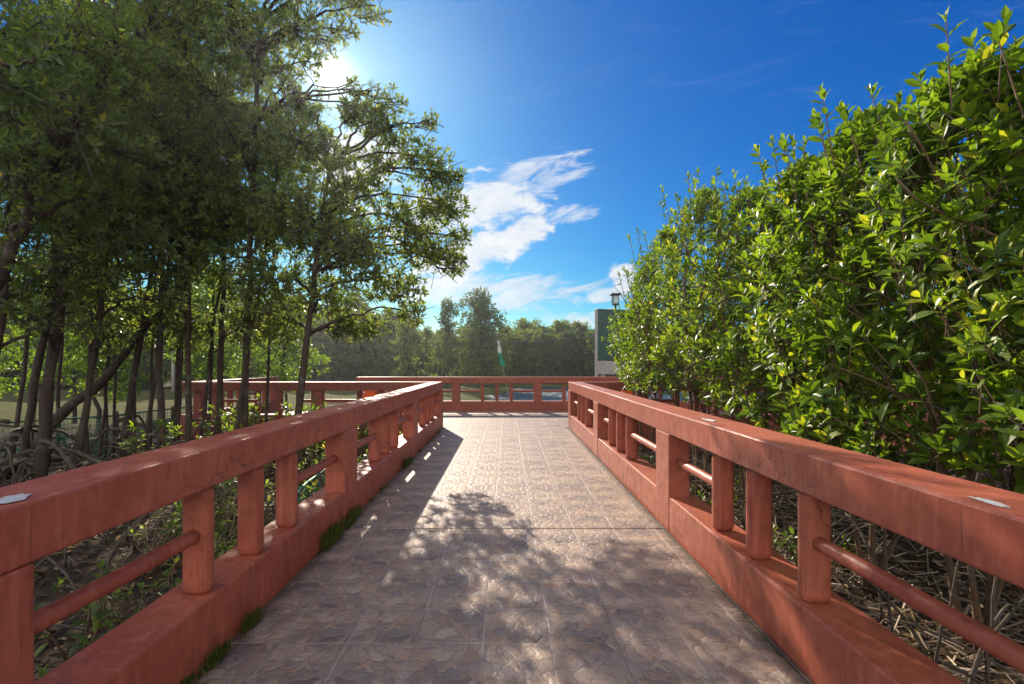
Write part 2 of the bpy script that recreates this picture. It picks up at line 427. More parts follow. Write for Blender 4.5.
# ------------------------------------------------------------------ railings
TOP, BB, PT = 1.136, .925, .335
def railing(name, label, start, ang, L, posts, bals, rails, mat, flip, plen=.40, cat='railing', proud=.006, bl=.12, group=None):
    """local x runs along the railing, local +y points outward (away from the floor)"""
    t = thing(name, (start[0], start[1], 0), label, cat, group, rz=ang)
    s = -1 if flip else 1
    def yy(a, b): return (min(s*a, s*b), max(s*a, s*b))
    y0, y1 = yy(0, .30); long_box('top_beam', L, y0, y1, BB, TOP, mat, t)
    y0, y1 = yy(0, .285); long_box('plinth', L, y0, y1, -.75, PT, mat, t, .014)
    for p in posts:
        y0, y1 = yy(-proud, .19); box('post', (p-plen/2, y0, -.02), (p+plen/2, y1, BB-.001), mat, t, .008, 2)
    for p in bals:
        y0, y1 = yy(.028, .185); w = bl/2+random.uniform(-.006, .006)
        box('baluster', (p-w, y0, PT-.012), (p+w, y1, BB+.01), mat, t, .054, 4)
    for a, b in rails:
        g = Geo(); z = .665
        pth = wobble((a, s*.10, z), (b, s*.10, z+random.uniform(-.008, .008)), .004, 8)
        tube(g, pth, .038, 12, 0, .012); g.build('mid_rail', [mat], t, True)
    return t

def pattern(L, first, period, plen, b):
    posts, bals, rails = [], [], []
    p = first
    while p < L-plen*.4:
        posts.append(p)
        if p+period < L+.2:
            bs = [p+x for x in b]; bals += bs
            rails += [(p+plen/2-.02, bs[0]+.02), (bs[2]-.02, p+period-plen/2+.02)]
        p += period
    return posts, bals, rails

# left walkway railing: inner face x=-1.6
lp = [1.45-3.55, 1.45, 5.0, 8.56, 12.0]; lb = [[-.8, -.28, .25], [2.70, 3.25, 3.78], [6.28, 6.80, 7.33], [9.85, 10.38, 10.9]]
Y0 = -2.4
bl_ = [v for q in lb for v in q]
rl = []
for i, q in enumerate(lb): rl += [(lp[i]+.18, q[0]+.02), (q[2]-.02, lp[i+1]-.18)]
sh = lambda v: v-Y0
railL = railing('walkway_railing', 'red concrete railing on the shaded left side of the tiled walkway', (-1.6, Y0), R(90), 12.2-Y0,
        [sh(v) for v in lp], [sh(v) for v in bl_], [(sh(a), sh(b)) for a, b in rl], M['paint'], False, group='walkway railings')
rp = [1.15-3.65, 1.15, 4.80, 8.42, 11.98]; rb = [[-1.1, -.55, 0.0], [2.60, 3.17, 3.70], [6.40, 6.95, 7.50], [9.75, 10.28, 10.8]]
br_ = [v for q in rb for v in q]; rr = []
for i, q in enumerate(rb): rr += [(rp[i]+.18, q[0]+.02), (q[2]-.02, rp[i+1]-.18)]
rp[0] = -2.2
railR = railing('walkway_railing', 'red concrete railing on the sunlit right side of the tiled walkway', (1.53, Y0), R(90), 12.2-Y0,
        [sh(v) for v in rp], [sh(v) for v in br_], [(sh(a), sh(b)) for a, b in rr], M['paint'], True, group='walkway railings')
# chips of bare concrete on the beams
def chip(parent, x, y, lx, ly, z):
    g = Geo(); n = 21; th = np.linspace(0, 2*math.pi, n, endpoint=False); r = .45+.3*np.abs(np.sin(th*1.5+1))+.4*rng.random(n)
    v = np.stack([x+lx*r*np.cos(th), y+ly*r*np.sin(th), np.full(n, z)], 1)
    g.add(np.concatenate([v, [[x, y, z]]]), [np.array([[i, (i+1) % n, n] for i in range(n)])]); g.build('paint_chip', [M['bare']], parent)
for (a, b, lx, ly) in ((1.58, -.17, .06, .035), (1.47, -.10, .03, .02), (1.74, -.12, .045, .02)):
    pass
chip(railR, sh(1.62), -.07, .075, .024, TOP+.004); chip(railR, sh(1.40), -.12, .05, .03, TOP+.004); chip(railR, sh(3.95), -.10, .13, .045, TOP+.004); chip(railR, sh(8.3), -.09, .10, .04, TOP+.004)
chip(railL, sh(1.64), .09, .09, .06, TOP+.004); chip(railL, sh(6.9), .17, .08, .05, TOP+.004)
# platform railings
def plat(label, start, ang, L, flip, first=.3, period=2.72, mat='paint_far', b=(.88, 1.36, 1.84)):
    ps, bs, rs = pattern(L, first, period, .27, b)
    return railing('platform_railing', label, start, ang, L, ps, bs, rs, M[mat], flip, .27, bl=.115, group='railings of the viewing platform')
plat('brown red railing across the far side of the platform in front of the river', (-5.0, 16.2), 0, 17.0, False, .55+.03, 2.72)
plat('brown red railing running left from the end of the left walkway railing', (-1.9, 12.2), R(180), 6.1, False, .28, 2.51, b=(.46, .93, 1.47))
plat('brown red railing closing the left end of the platform behind thin trunks', (-7.7, 12.2), R(90), 4.3, False, .2, 1.95)
plat('brown red railing running right behind the stems of the bushes', (1.83, 12.2), 0, 10.17, True, 1.5, 2.72)
plat('brown red railing closing the right end of the platform behind the bushes', (11.7, 12.203), R(90), 3.994, True, .2, 1.95)

# ------------------------------------------------------------------ floor
bm = bmesh.new()
box_bm(bm, (-1.6, -6, -.3), (1.53, 4.714, 0), .006); box_bm(bm, (-1.6, 4.730, -.3), (1.53, 12.2, 0), .006)
box_bm(bm, (-1.58, -5.9, -.5), (1.51, 12.15, -.31), 0)
me = bpy.data.meshes.new('walkway'); bm.to_mesh(me); bm.free(); tag(link('walkway', me, [M['floor']]), kind='structure')
bm = bmesh.new(); box_bm(bm, (-7.7, 12.203, -.45), (11.7, 16.2, 0), .006)
me = bpy.data.meshes.new('platform'); bm.to_mesh(me); bm.free(); tag(link('platform', me, [M['floor']]), kind='structure')
g = Geo()
tube(g, wobble((1.512, -5, .004), (1.512, 12.15, .004), .01, 60), .012, 6, 0, .25)
tag(g.build('path_edge_mortar', [M['root']]), kind='structure')

# ground sheet and river
def ground_h(x, y):
    h = -.60+.05*np.sin(x*1.7+y*.9)+.04*np.sin(x*.6-y*1.3+1)+.025*np.sin(3.1*x+2.3*y)
    bank = 1.2+1.2*np.sin(y*.16)+.5*np.sin(y*.5)
    inr = 1/(1+np.exp(-(x-bank)*1.3))*1/(1+np.exp(-(y-18.2)*2.2))*1/(1+np.exp((y-47)*1.0))
    edge = 1/(1+np.exp(-(y-46)*.8))*.0
    return h-1.3*inr+edge
xs = np.concatenate([[-900, -400, -200, -120, -80, -60], np.arange(-45, 45.01, .4), [60, 80, 120, 200, 400, 900]])
ys = np.concatenate([[-200, -80, -40, -20, -12], np.arange(-8, 58.01, .4), [65, 80, 110, 160, 250, 450, 900, 1800]])
Xg, Yg = np.meshgrid(xs, ys); Zg = ground_h(Xg, Yg)
g = Geo(); nx, ny = len(xs), len(ys)
i = (np.arange(ny-1)[:, None]*nx+np.arange(nx-1)[None]).ravel()
g.add(np.stack([Xg.ravel(), Yg.ravel(), Zg.ravel()], 1), [np.stack([i, i+1, i+nx+1, i+nx], 1)])
tag(g.build('ground', [M['ground']], None, True), kind='structure')
g = Geo(); g.add([[-900, 17, -.78], [900, 17, -.78], [900, 1700, -.78], [-900, 1700, -.78]], [np.array([[0, 1, 2, 3]])])
tag(g.build('water', [M['water']]), kind='structure')

ORD = ['first', 'second', 'third', 'fourth', 'fifth', 'sixth', 'seventh', 'eighth', 'ninth', 'tenth', 'eleventh', 'twelfth', 'thirteenth', 'fourteenth', 'fifteenth', 'sixteenth', 'seventeenth', 'eighteenth', 'nineteenth', 'twentieth', 'twenty-first', 'twenty-second', 'twenty-third', 'twenty-fourth', 'twenty-fifth', 'twenty-sixth', 'twenty-seventh', 'twenty-eighth']
GZ = -.62

# ------------------------------------------------------------------ right-hand bushes
def bush(loc, h, r, seed_tips, L, detail, label, group, zlow=.75, low_side=True, shape=1.0):
    base = np.array([loc[0], loc[1], GZ])
    t = thing('mangrove_bush', base, label, 'bush', group)
    gt = Geo()
    nst = random.randint(3, 5)
    limb_ends = []
    for k in range(nst):
        a = k*2*math.pi/nst+rng.random(); d = np.array([math.cos(a), math.sin(a), 0])
        p0 = base+d*.12*rng.random()+np.array([0, 0, -.05]); top = base+d*r*(.25+.45*rng.random())+np.array([0, 0, (h-GZ)*(.62+.25*rng.random())])
        pth = wobble(p0, top, .10, 10); tube(gt, pth, np.linspace(.028, .008, 10), 6, 0, .08); limb_ends.append(pth)
        for q in range(5):
            i0 = random.randint(3, 8); a2 = rng.random()*6.28
            e = pth[i0]+np.array([math.cos(a2)*r*.7, math.sin(a2)*r*.7, .35+.5*rng.random()])
            tube(gt, wobble(pth[i0], e, .06, 6), np.linspace(.013, .005, 6), 5, 0, .05)
    gt.build('stems', [M['bark_r']], t, True, base)
    # tips: egg-shaped volume, denser outside, with long vertical shoots on top
    n = seed_tips
    zz = rng.random(n)**.8; z = zlow+(h-.25-zlow)*zz
    prof = np.sin(np.clip(.12+.88*zz, 0, 1)*math.pi)**.55*(1.0-.25*zz)
    lump = 1+.22*np.sin(zz*9+base[0]*5)+.0
    th = rng.random(n)*2*math.pi; lump = 1+.20*np.sin(3*th+zz*7+base[1]*3)
    rad = r*prof*lump*(.30+.70*rng.random(n)**.55)
    tips = np.stack([base[0]+rad*np.cos(th), base[1]+rad*np.sin(th), z], 1)
    dirs = np.stack([np.cos(th)*.75*(rad/r), np.sin(th)*.75*(rad/r), .55+.6*zz], 1)+rng.normal(size=(n, 3))*.28
    # shoots that spike out of the top
    ns = max(6, int(n*.034)); th = rng.random(ns)*2*math.pi; rs = r*.75*np.sqrt(rng.random(ns))
    st = np.stack([base[0]+rs*np.cos(th), base[1]+rs*np.sin(th), h-.35-.25*(rs/r)**2+.42*rng.random(ns)**1.5], 1)
    bi = float(rng.normal()*.10); tips += rng.normal(size=tips.shape)*.03
    gl = Geo()
    ok = (tips[:, 0] > 2.10)
    k2 = ok & (rng.random(n) < .45); k1 = ok & ~k2
    rosettes(gl, tips[k1], dirs[k1], 8, L, detail=detail, twig=.30, tr=.0035, bias=bi, wr=.36)
    rosettes(gl, tips[k2], dirs[k2], 7, L*.66, detail=detail, twig=.26, tr=.003, bias=bi+.10, wr=.40, spread=(15, 70))
    sd = np.stack([.25*np.cos(th), .25*np.sin(th), np.ones(ns)], 1)
    rosettes(gl, st, sd, 6, L*.82, detail=detail, twig=.55, tr=.004, spread=(12, 55))
    rosettes(gl, st-nrm(sd)*.16, sd, 4, L*.9, detail=detail, twig=.4, tr=.0045, spread=(45, 75))
    gl.build('crown', [M['leaf_r'], M['bark_r']], t, False, base)
    return t

front = [(3.55, 13.1, 3.4, .8), (3.3, 11.3, 4.1, 1.0), (3.15, 9.7, 4.5, 1.0), (3.3, 8.2, 4.75, 1.05), (3.45, 6.9, 4.3, 1.1), (3.6, 5.8, 4.25, 1.1), (3.55, 4.75, 4.25, 1.15), (3.6, 3.75, 4.15, 1.2), (3.85, 2.75, 4.15, 1.2), (3.8, 1.5, 4.0, 1.2)]
front = front[::-1]
for k, (x, y, h, r) in enumerate(front):
    near = y < 6.5
    bush((x, y), h, r, 680 if near else 560, .148 if near else .135, 2 if near else 1,
         'leafy mangrove bush beside the right railing, %s of its row counting from the camera' % ORD[k], 'mangrove bushes beside the right railing', zlow=.5 if near else 1.0)
back = [(5.1, 12.4, 4.1, 1.2), (5.2, 10.6, 4.6, 1.2), (5.4, 8.8, 4.9, 1.3), (5.6, 7.0, 4.9, 1.3), (5.7, 5.3, 4.7, 1.3), (5.8, 3.7, 4.6, 1.3), (7.6, 10.4, 4.8, 1.4), (7.7, 7.8, 5.0, 1.4), (7.9, 5.2, 4.9, 1.4)]
proto = None
for k, (x, y, h, r) in enumerate(back):
    lab = 'leafy mangrove bush crowded behind the row beside the right railing'
    if k < 2:
        o = bush((x, y), h, r, 520, .13, 1, lab, 'mangrove bushes behind the front row on the right', .6); protos = (protos if k else [])+[(o, h)]
    else:
        src, h0 = protos[k % 2]; o = copy_tree(src); o.location = (x, y, GZ); o.rotation_euler[2] = rng.random()*6.28; s = (h-GZ)/(h0-GZ); o.scale = (s, s, s)

# ------------------------------------------------------------------ left-hand mangrove trees
def crown_fill(g, clumps, dens, L, gap=True, detail=1, nleaf=7, ymin=None):
    for (c, r) in clumps:
        n = int(dens*r*r)
        p, d = ell_tips(c, (r, r, r*.78), n, .35, .25)
        rosettes(g, p, d, nleaf, L, detail=detail, twig=.30, tr=.004, gap=gap)
def tree(name, base, top, r0, clumps, label, group, dens=120, L=.115, bend=.15, roots=0, detail=1, limbs=True, leafm='leaf_l', cat='tree', parts_root_r=.7):
    base = np.asarray(base, float); t = thing(name, base, label, cat, group)
    gt = Geo(); pth = wobble(base-np.array([0, 0, .08]), top, bend, 16)
    tube(gt, pth, np.linspace(r0, r0*.45, 16)*(1+.06*rng.normal(size=16)), 9, 0, .05)
    for (c, r) in (clumps if limbs else []):
        d = np.linalg.norm(pth[6:]-c, axis=1); i0 = 6+int(np.argmin(d+.25*(pth[6:, 2]-c[2] > -.2)*2))
        s = pth[i0]; m = (s+c)/2+np.array([0, 0, .15*np.linalg.norm(c-s)])
        rr = min(r0*.42, .05)
        tube(gt, bez(s, m, m, c, 9)+rng.normal(size=(9, 3))*.03, np.linspace(rr, .012, 9), 6, 0, .06)
        for q in range(4):
            e = c+rng.normal(size=3)*r*.55; tube(gt, wobble(c-(c-s)*.15, e, .06, 5), np.linspace(.014, .005, 5), 5, 0)
    gt.build('trunk', [M['bark']], t, True, base)
    if clumps:
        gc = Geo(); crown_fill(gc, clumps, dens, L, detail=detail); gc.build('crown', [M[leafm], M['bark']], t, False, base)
    for k in range(roots):
        a = 2*math.pi*(k+rng.random()*.6)/roots; d = np.array([math.cos(a), math.sin(a), 0])
        hh = .35+.75*rng.random(); s = base+np.array([0, 0, hh]); e = base+d*(.45+parts_root_r*rng.random())*1.0+np.array([0, 0, -.08])
        gr = Geo(); tube(gr, bez(s, s+d*.35+np.array([0, 0, .10]), e+np.array([0, 0, hh*.8])-d*.05, e, 12)+rng.normal(size=(12, 3))*.010, np.linspace(.035, .017, 12)*(.7+.5*rng.random()), 6, 0, .08)
        gr.build('prop_root', [M['root']], t, True, base)
    return t
def gbase(px, Y): return np.array([(px-VX)/F*Y, Y, GZ])
def C(*a): return [(at(px, py, Y), r) for (px, py, Y, r) in a]
GL = 'mangrove trees left of the walkway'
# leaning tree whose crown reaches toward the walkway
edge = C((392, 128, 9.5, .55), (425, 160, 9.5, .60), (446, 205, 9.6, .58), (442, 250, 9.8, .55), (405, 215, 9.2, .8), (395, 285, 9.6, .75), (360, 250, 9.2, .9), (350, 185, 9, .8), (372, 118, 9.3, .5),
         (325, 150, 9.2, .55), (290, 140, 9, .9), (300, 210, 9, 1.0), (330, 290, 9.5, .85), (372, 325, 9.9, .45), (345, 325, 9.9, .5), (270, 280, 9, 1.0), (412, 312, 10, .35),
         (440, 180, 9.9, .5), (418, 245, 9.7, .6), (380, 160, 9.8, .55), (350, 240, 9.9, .7), (320, 235, 9.6, .8), (455, 265, 10, .35), (310, 110, 9.6, .4), (350, 115, 9.7, .35), (285, 320, 10, .7), (462, 235, 9.8, .28), (458, 175, 9.7, .25), (430, 120, 9.5, .25))
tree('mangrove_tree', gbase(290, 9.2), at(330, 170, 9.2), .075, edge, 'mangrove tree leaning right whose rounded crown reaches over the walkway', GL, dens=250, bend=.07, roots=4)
topc = C((372, 8, 8.5, .38), (340, -8, 8.5, .5), (300, 22, 8.6, .7), (250, 50, 8.8, 1.0), (240, 150, 8.9, 1.0), (290, -45, 8.5, .9), (350, -65, 8.5, .7), (395, -25, 8.5, .35), (285, 85, 9, .5), (310, 60, 8.9, .35), (345, 30, 8.8, .3), (352, 85, 9.1, .25), (300, 100, 9, .3), (325, 40, 8.9, .3), (352, 104, 9.3, .4), (395, 100, 9.4, .35), (372, 92, 9.3, .25),
         (205, 90, 8.6, 1.0), (230, 0, 8.5, 1.0), (190, 20, 8.4, .9))
tree('mangrove_tree', gbase(246, 9.8), at(262, 20, 8.8), .075, topc, 'tall slim mangrove tree whose crown hangs around the sun', GL, dens=175, bend=.07, roots=3)
specs = [ # px at base, Y, px top, radius
 (38, 8.2, 62, .135), (20, 9.0, 52, .09), (74, 8.5, 92, 0.085), (119, 10, 150, .085), (160, 9.5, 166, .085), (171, 10.2, 186, .055), (10, 10, 24, .055),
 (-22, 7.5, 12, .085), (88, 9.6, 104, .05), (105, 11, 107, .045), (142, 9.8, 170, .05), (189, 9.6, 196, .08), (197, 10.6, 225, .05), (217, 10.2, 226, .075), (230, 9.4, 255, .05), (132, 12, 130, .07), (58, 11, 70, .055), (30, 9.6, 40, .045), (48, 10.4, 58, .04), (97, 10.5, 108, .042), (113, 11.4, 122, .04), (150, 11, 158, .042), (179, 11, 186, .04), (206, 11.2, 214, .04), (264, 10.8, 272, .04)]
order = sorted(range(len(specs)), key=lambda i: specs[i][0])
for rank, i in enumerate(order):
    px, Y, pt, r0 = specs[i]; r0 *= .82
    b = gbase(px, Y); ty = 90+rng.random()*110
    top = at(pt+ (pt-px)*.6, ty, Y); top[1] += rng.normal()*.3
    cl = []
    nc = 10 if r0 > .057 else 7
    for q in range(nc):
        a = rng.random()*6.28; rr = .2+1.1*rng.random()
        c = top+np.array([math.cos(a)*rr, math.sin(a)*rr*.9, -2.2+rng.random()*4.2]); 
        if c[2] < 2.9: c[2] = 2.9+rng.random()*.9
        cl.append((c, .65+.45*rng.random()))
    for q in range(2):
        cl.append((np.array([top[0]+rng.normal()*.6, Y+rng.normal()*.5, 2.1+.9*rng.random()]), .40+.2*rng.random()))
    wid = 'thick' if r0 > .08 else ('medium' if r0 > .05 else 'thin')
    tree('mangrove_tree', b, top, r0, cl, '%s dark mangrove trunk, %s from the left in the grove behind the left railing' % (wid, ORD[rank]), GL, dens=84, L=.12, bend=.07, roots=8 if r0 > .07 else (4 if r0 > .045 else 0), parts_root_r=1.0 if r0 > .07 else .45)
# the thick leaning trunk
g0 = at(18, 428, 9.4); g0[2] = GZ
ln = C((190, 250, 10.2, .9), (215, 225, 10, .9), (175, 200, 10, .9))
tree('mangrove_tree', gbase(-5, 9.3), at(178, 290, 10.2), .12, ln, 'thick mangrove trunk leaning steeply to the right across the grove', GL, dens=130, L=.13, bend=.12, roots=5)
ln = C((20, 150, 6.6, .8), (80, 120, 6.4, .8), (-20, 60, 6.0, 1.0), (60, 40, 6.2, .9), (120, 70, 7.0, .9), (130, 150, 7.2, .8), (160, 10, 7.0, .9), (100, 200, 7.4, .6), (20, 215, 7.2, .5))
tree('mangrove_tree', gbase(-130, 7.0), at(60, 150, 7.0), .12, ln, 'mangrove tree at the left edge with one heavy bough reaching right', GL, dens=120, L=.125, bend=.25, roots=4, detail=1)
ln = C((30, 85, 4.6, .35), (-10, 60, 4.4, .5), (60, 55, 4.9, .3), (5, 110, 4.8, .3))
tree('mangrove_tree', gbase(-190, 5.2), at(-30, 60, 4.7), .06, ln, 'slim mangrove sapling with big near leaves at the upper left edge', GL, dens=110, L=.125, bend=.15, roots=2, detail=2)

# sunlit trees on the bank behind the grove
def bank_tree(loc, h, r, dens, label, group, leafm, zlow=.6, L=.16, name='bank_tree', nl=7, nclump=9, trunk=.07, taper=0.0):
    base = np.array([loc[0], loc[1], GZ]); cl = []
    for k in range(nclump):
        f = (k+.5)/nclump; a = k*2.4+rng.random(); z = zlow+(h-zlow)*f
        rr = r*math.sin(min(1, .25+.75*f)*math.pi)**.5*.65*(rng.random()**.5)*(1-taper*f)
        cl.append((base*[1, 1, 0]+np.array([math.cos(a)*rr, math.sin(a)*rr, z]), r*(.42+.25*rng.random())*(1-taper*f)))
    t = thing(name, base, label, 'tree', group); gt = Geo()
    tp = base.copy(); tp[2] = h*.9; pth = wobble(base-[0, 0, .1], tp, .25, 10)
    tube(gt, pth, np.linspace(trunk, trunk*.3, 10), 6, 0, .06)
    for c, rr in cl: tube(gt, wobble(pth[random.randint(3, 7)], c, .1, 6), np.linspace(trunk*.4, trunk*.12, 6), 5, 0)
    gt.build('trunk', [M['bark']], t, True, base)
    gc = Geo()
    for c, rr in cl:
        p, d = ell_tips(c, (rr, rr, rr*.8), int(dens*rr*rr), .4, .3); rosettes(gc, p, d, nl, L, twig=L*2.5, tr=L*.03, wr=.42)
    gc.build('crown', [M[leafm], M['bark']], t, False, base); return t
bs = [(-13.0, 15.5, 5.0, 1.7), (-15.5, 17.5, 5.5, 1.9), (-17.5, 15.0, 5.5, 2.0), (-11.5, 19, 5.2, 1.8), (-20, 19, 6, 2.1), (-9.5, 21, 4.6, 1.6), (-14, 22, 6, 2), (-24, 17, 6, 2.2)]
GBK = 'sunlit trees on the mudbank behind the grove'
pr = []
for k, (x, y, h, r) in enumerate(bs):
    lab = 'bright yellow green tree standing on the bank behind the dark trunks'
    if k < 3: pr.append((bank_tree((x, y), h, r, 60, lab, GBK, 'leaf_b', .9, .17), h))
    else:
        s, h0 = pr[k % 3]; o = copy_tree(s); o.location = (x, y, GZ); o.rotation_euler[2] = rng.random()*6.28; f = (h-GZ)/(h0-GZ); o.scale = (f, f, f)

# ------------------------------------------------------------------ far bank
protoF = []
for k, (h, r, lm) in enumerate([(6.2, 2.6, 'leaf_far'), (7.0, 2.8, 'leaf_far'), (5.6, 2.5, 'leaf_far2'), (6.4, 2.2, 'leaf_far2')]):
    protoF.append((bank_tree((-34+7*k, 58), h, r, 46, 'dark green tree in the wooded far bank of the river', 'trees of the far river bank', lm, .3, .36, 'far_tree', 6, 16, .10, .22), h))
x = -75.0
while x < 70:
    for row in range(2):
        Yt = 53+row*5+rng.normal()*1.2
        if x < -12: Yt -= 6+ (6 if x < -25 else 0)
        src, h0 = protoF[random.randint(0, 3)]
        o = copy_tree(src); hh = (3.7 if row == 0 else 5.0)+rng.random()**1.3*1.6+(1.6 if x < -12 else 0)
        if x > 14: hh -= .3
        f = (hh-GZ)/(h0-GZ); w = f*(.90+.45*rng.random())
        o.location = (x+row*1.4+rng.normal()*.5, Yt, GZ); o.scale = (w, w, f); o.rotation_euler[2] = rng.random()*6.28
    x += 2.15
# tall loose tree left of the middle
b = bank_tree((-2.3, 44), 7.7, 2.7, 30, 'tallest far tree with a loose open crown left of the middle', 'trees of the far river bank', 'leaf_far', .6, .30, 'far_tree', 6, 20, .13, .05)
b = bank_tree((-5.2, 43), 7.0, 1.8, 40, 'tall dark tree close left of the loose open far tree', 'trees of the far river bank', 'leaf_far', .4, .32, 'far_tree', 6, 12, .12, .2)
b = bank_tree((-6.6, 40), 4.6, 1.1, 60, 'slender pale green tree in front of the tall far trees', 'trees of the far river bank', 'leaf_far2', .0, .28, 'far_tree', 6, 9, .08, .3)
b = bank_tree((-8.4, 41), 4.9, 1.6, 55, 'round pale green tree at the left of the slender one on the far bank', 'trees of the far river bank', 'leaf_far2', .0, .30, 'far_tree', 6, 10, .08)

# ------------------------------------------------------------------ undergrowth
def seedling(loc, label, group, h=.5, n=3, L=.11, mat='leaf_r'):
    base = np.array([loc[0], loc[1], float(ground_h(np.array(loc[0]), np.array(loc[1])))])
    t = thing('mangrove_seedling', base, label, 'seedling', group); gs = Geo(); gl = Geo()
    for k in range(n):
        a = rng.random()*6.28; e = base+np.array([math.cos(a)*.22, math.sin(a)*.22, h*(.6+.5*rng.random())])
        tube(gs, wobble(base-[0, 0, .03], e, .04, 6), np.linspace(.010, .005, 6), 5, 0)
        d = np.array([[math.cos(a)*.4, math.sin(a)*.4, 1]]); rosettes(gl, e[None], d, 7, L, detail=2, twig=.1, tr=.004, spread=(25, 85))
        rosettes(gl, (base+(e-base)*.6)[None], d, 4, L*.9, detail=2, twig=.05, tr=.003, spread=(60, 85))
    gs.build('stem', [M['bark_r']], t, True, base); gl.build('foliage', [M[mat], M['bark_r']], t, False, base); return t
def scatter(spots, label, group, mat, hs=(.4, .8), n=3, L=.11):
    pr = []
    for k, (x, y) in enumerate(spots):
        if k < 4: pr.append(seedling((x, y), label, group, hs[0]+(hs[1]-hs[0])*rng.random(), n, L, mat))
        else:
            o = copy_tree(pr[k % 4]); o.location = (x, y, float(ground_h(np.array(x), np.array(y)))); o.rotation_euler[2] = rng.random()*6.28; f = .7+.6*rng.random(); o.scale = (f, f, f)
sp = [(-2.0-2.2*random.random()**1.3, 1.4+10*random.random()) for _ in range(120)]
scatter(sp, 'small leafy mangrove seedling in the mud just behind the left railing', 'seedlings behind the left railing', 'leaf_l', (.35, .75), 4, .095)
sp = [(-3.2-3.8*random.random(), 9.0+2.6*random.random()) for _ in range(58)]
scatter(sp, 'sunlit yellow green seedling among the thin trunks before the platform', 'seedlings among the thin trunks', 'leaf_b', (.75, 1.25), 5, .11)
sp = [(2.1+2.0*random.random(), 1.0+10*random.random()) for _ in range(22)]
scatter(sp, 'green seedling sprouting from the twig litter behind the right railing', 'seedlings behind the right railing', 'leaf_r', (.3, .6), 2, .10)

# twig and root litter
def twigs(name, x0, x1, y0, y1, n, zmax, lmax=.6):
    g = Geo(); a = np.stack([x0+(x1-x0)*rng.random(n), y0+(y1-y0)*rng.random(n), np.zeros(n)], 1)
    a[:, 2] = ground_h(a[:, 0], a[:, 1])+zmax*rng.random(n)**2
    d = nrm(np.stack([rng.normal(size=n), rng.normal(size=n), rng.normal(size=n)*.35], 1)); Ls = .12+lmax*rng.random(n)**2
    prisms(g, a-d*Ls[:, None]/2, a+d*Ls[:, None]/2, .006+.006*rng.random(n), .003+.003*rng.random(n), 0, rng.random(n))
    return tag(g.build(name, [M['twig_dry']]), 'dry pale twigs and dead roots littering the mud beside the walkway', 'litter', kind='stuff')
t_ = twigs('twig_litter', 1.84, 5.5, -.5, 12, 5200, .22, .5); t_['label'] = 'dry pale twigs and dead roots littering the mud right of the walkway'
t_ = twigs('twig_litter', -6.5, -1.92, 0, 12, 2600, .14, .45); t_.data.materials[0] = M['twig_dark']; t_['label'] = 'dark twigs and dead roots littering the mud left of the walkway'
g = Geo(); n = 9000
p = np.stack([np.where(rng.random(n) < .5, 1.85+4*rng.random(n), -1.92-7*rng.random(n)), -1+13*rng.random(n), np.zeros(n)], 1); p[:, 2] = ground_h(p[:, 0], p[:, 1])+.01+.03*rng.random(n)
leaves(g, p, np.stack([rng.normal(size=n), rng.normal(size=n), rng.normal(size=n)*.25], 1), np.stack([rng.normal(size=n)*.3, rng.normal(size=n)*.3, np.ones(n)], 1), .08+.05*rng.random(n), .035+.02*rng.random(n))
tag(g.build('leaf_litter', [M['litter']]), 'brown fallen leaves scattered over the mud on both sides', 'litter', kind='stuff')
# arching aerial roots, uncountable tangle on both sides
def arches(x0, x1, y0, y1, n, lab):
    g = Geo()
    for k in range(n):
        x = x0+(x1-x0)*random.random(); y = y0+(y1-y0)*random.random(); a = random.random()*6.28; Ls = .3+.7*random.random(); hh = .2+.75*random.random()
        s = np.array([x, y, GZ-.05]); e = s+np.array([math.cos(a)*Ls, math.sin(a)*Ls, hh])
        if not (x0-.05 < e[0] < x1+.05): continue
        tube(g, bez(s, s+[0, 0, hh*.7], e-[.1*math.cos(a), .1*math.sin(a), 0], e, 7), np.linspace(.013, .008, 7), 5, 0, .1)
    tag(g.build('aerial_roots', [M['root']], None, True), lab, 'roots', kind='stuff')
arches(1.95, 6, 1, 11.5, 110, 'thin arching aerial roots tangled beneath the right bushes')
arches(-9, -2.1, 3, 11.3, 170, 'thin arching aerial roots tangled under the left grove')
# thin dead stems standing beside the right railing
for k, (px, Y) in enumerate(((905, 2.6), (985, 2.35), (935, 3.1), (690, 7.5))):
    x = (px-VX)/F*Y; x = max(x, 2.0); g = Geo(); b0 = np.array([x, Y, GZ-.03])
    tube(g, wobble(b0, b0+np.array([.12*rng.normal(), .1*rng.normal(), 1.55]), .05, 14), np.linspace(.010, .006, 14), 6, 0, .05)
    o = g.build('bare_stem', [M['root']], None, True, b0); o.location = b0
    tag(o, 'thin bare woody stem rising behind the right railing, %s from the camera' % ORD[k if k < 3 else 3], 'stem', 'bare stems behind the right railing')

# weed tufts at the foot of the left railing
for k, (Y, nb, hh, lab) in enumerate(((2.62, 200, .09, 'nearest'), (2.95, 240, .10, 'second'), (4.35, 420, .17, 'tallest'), (4.9, 320, .15, 'fourth'), (7.6, 260, .14, 'farthest'))):
    b0 = np.array([-1.575, Y, 0.0]); g = Geo(); p = np.stack([b0[0]+.035*rng.random(nb), Y+(.05 if k < 2 else .12)*np.clip(rng.normal(size=nb), -1.7, 1.7), np.zeros(nb)], 1)
    d = np.stack([.25+.3*rng.normal(size=nb), .4*rng.normal(size=nb), np.ones(nb)], 1); Ls = hh*(.4+.7*rng.random(nb))
    leaves(g, p, d, np.stack([np.ones(nb), .3*rng.normal(size=nb), .2*rng.normal(size=nb)], 1), Ls, .004+.005*rng.random(nb))
    o = g.build('weed_tuft', [M['weed']], None, False, b0); o.location = b0
    tag(o, 'green weed tuft growing along the foot of the left railing, %s one' % lab, 'weed', 'weed tufts at the foot of the left railing')

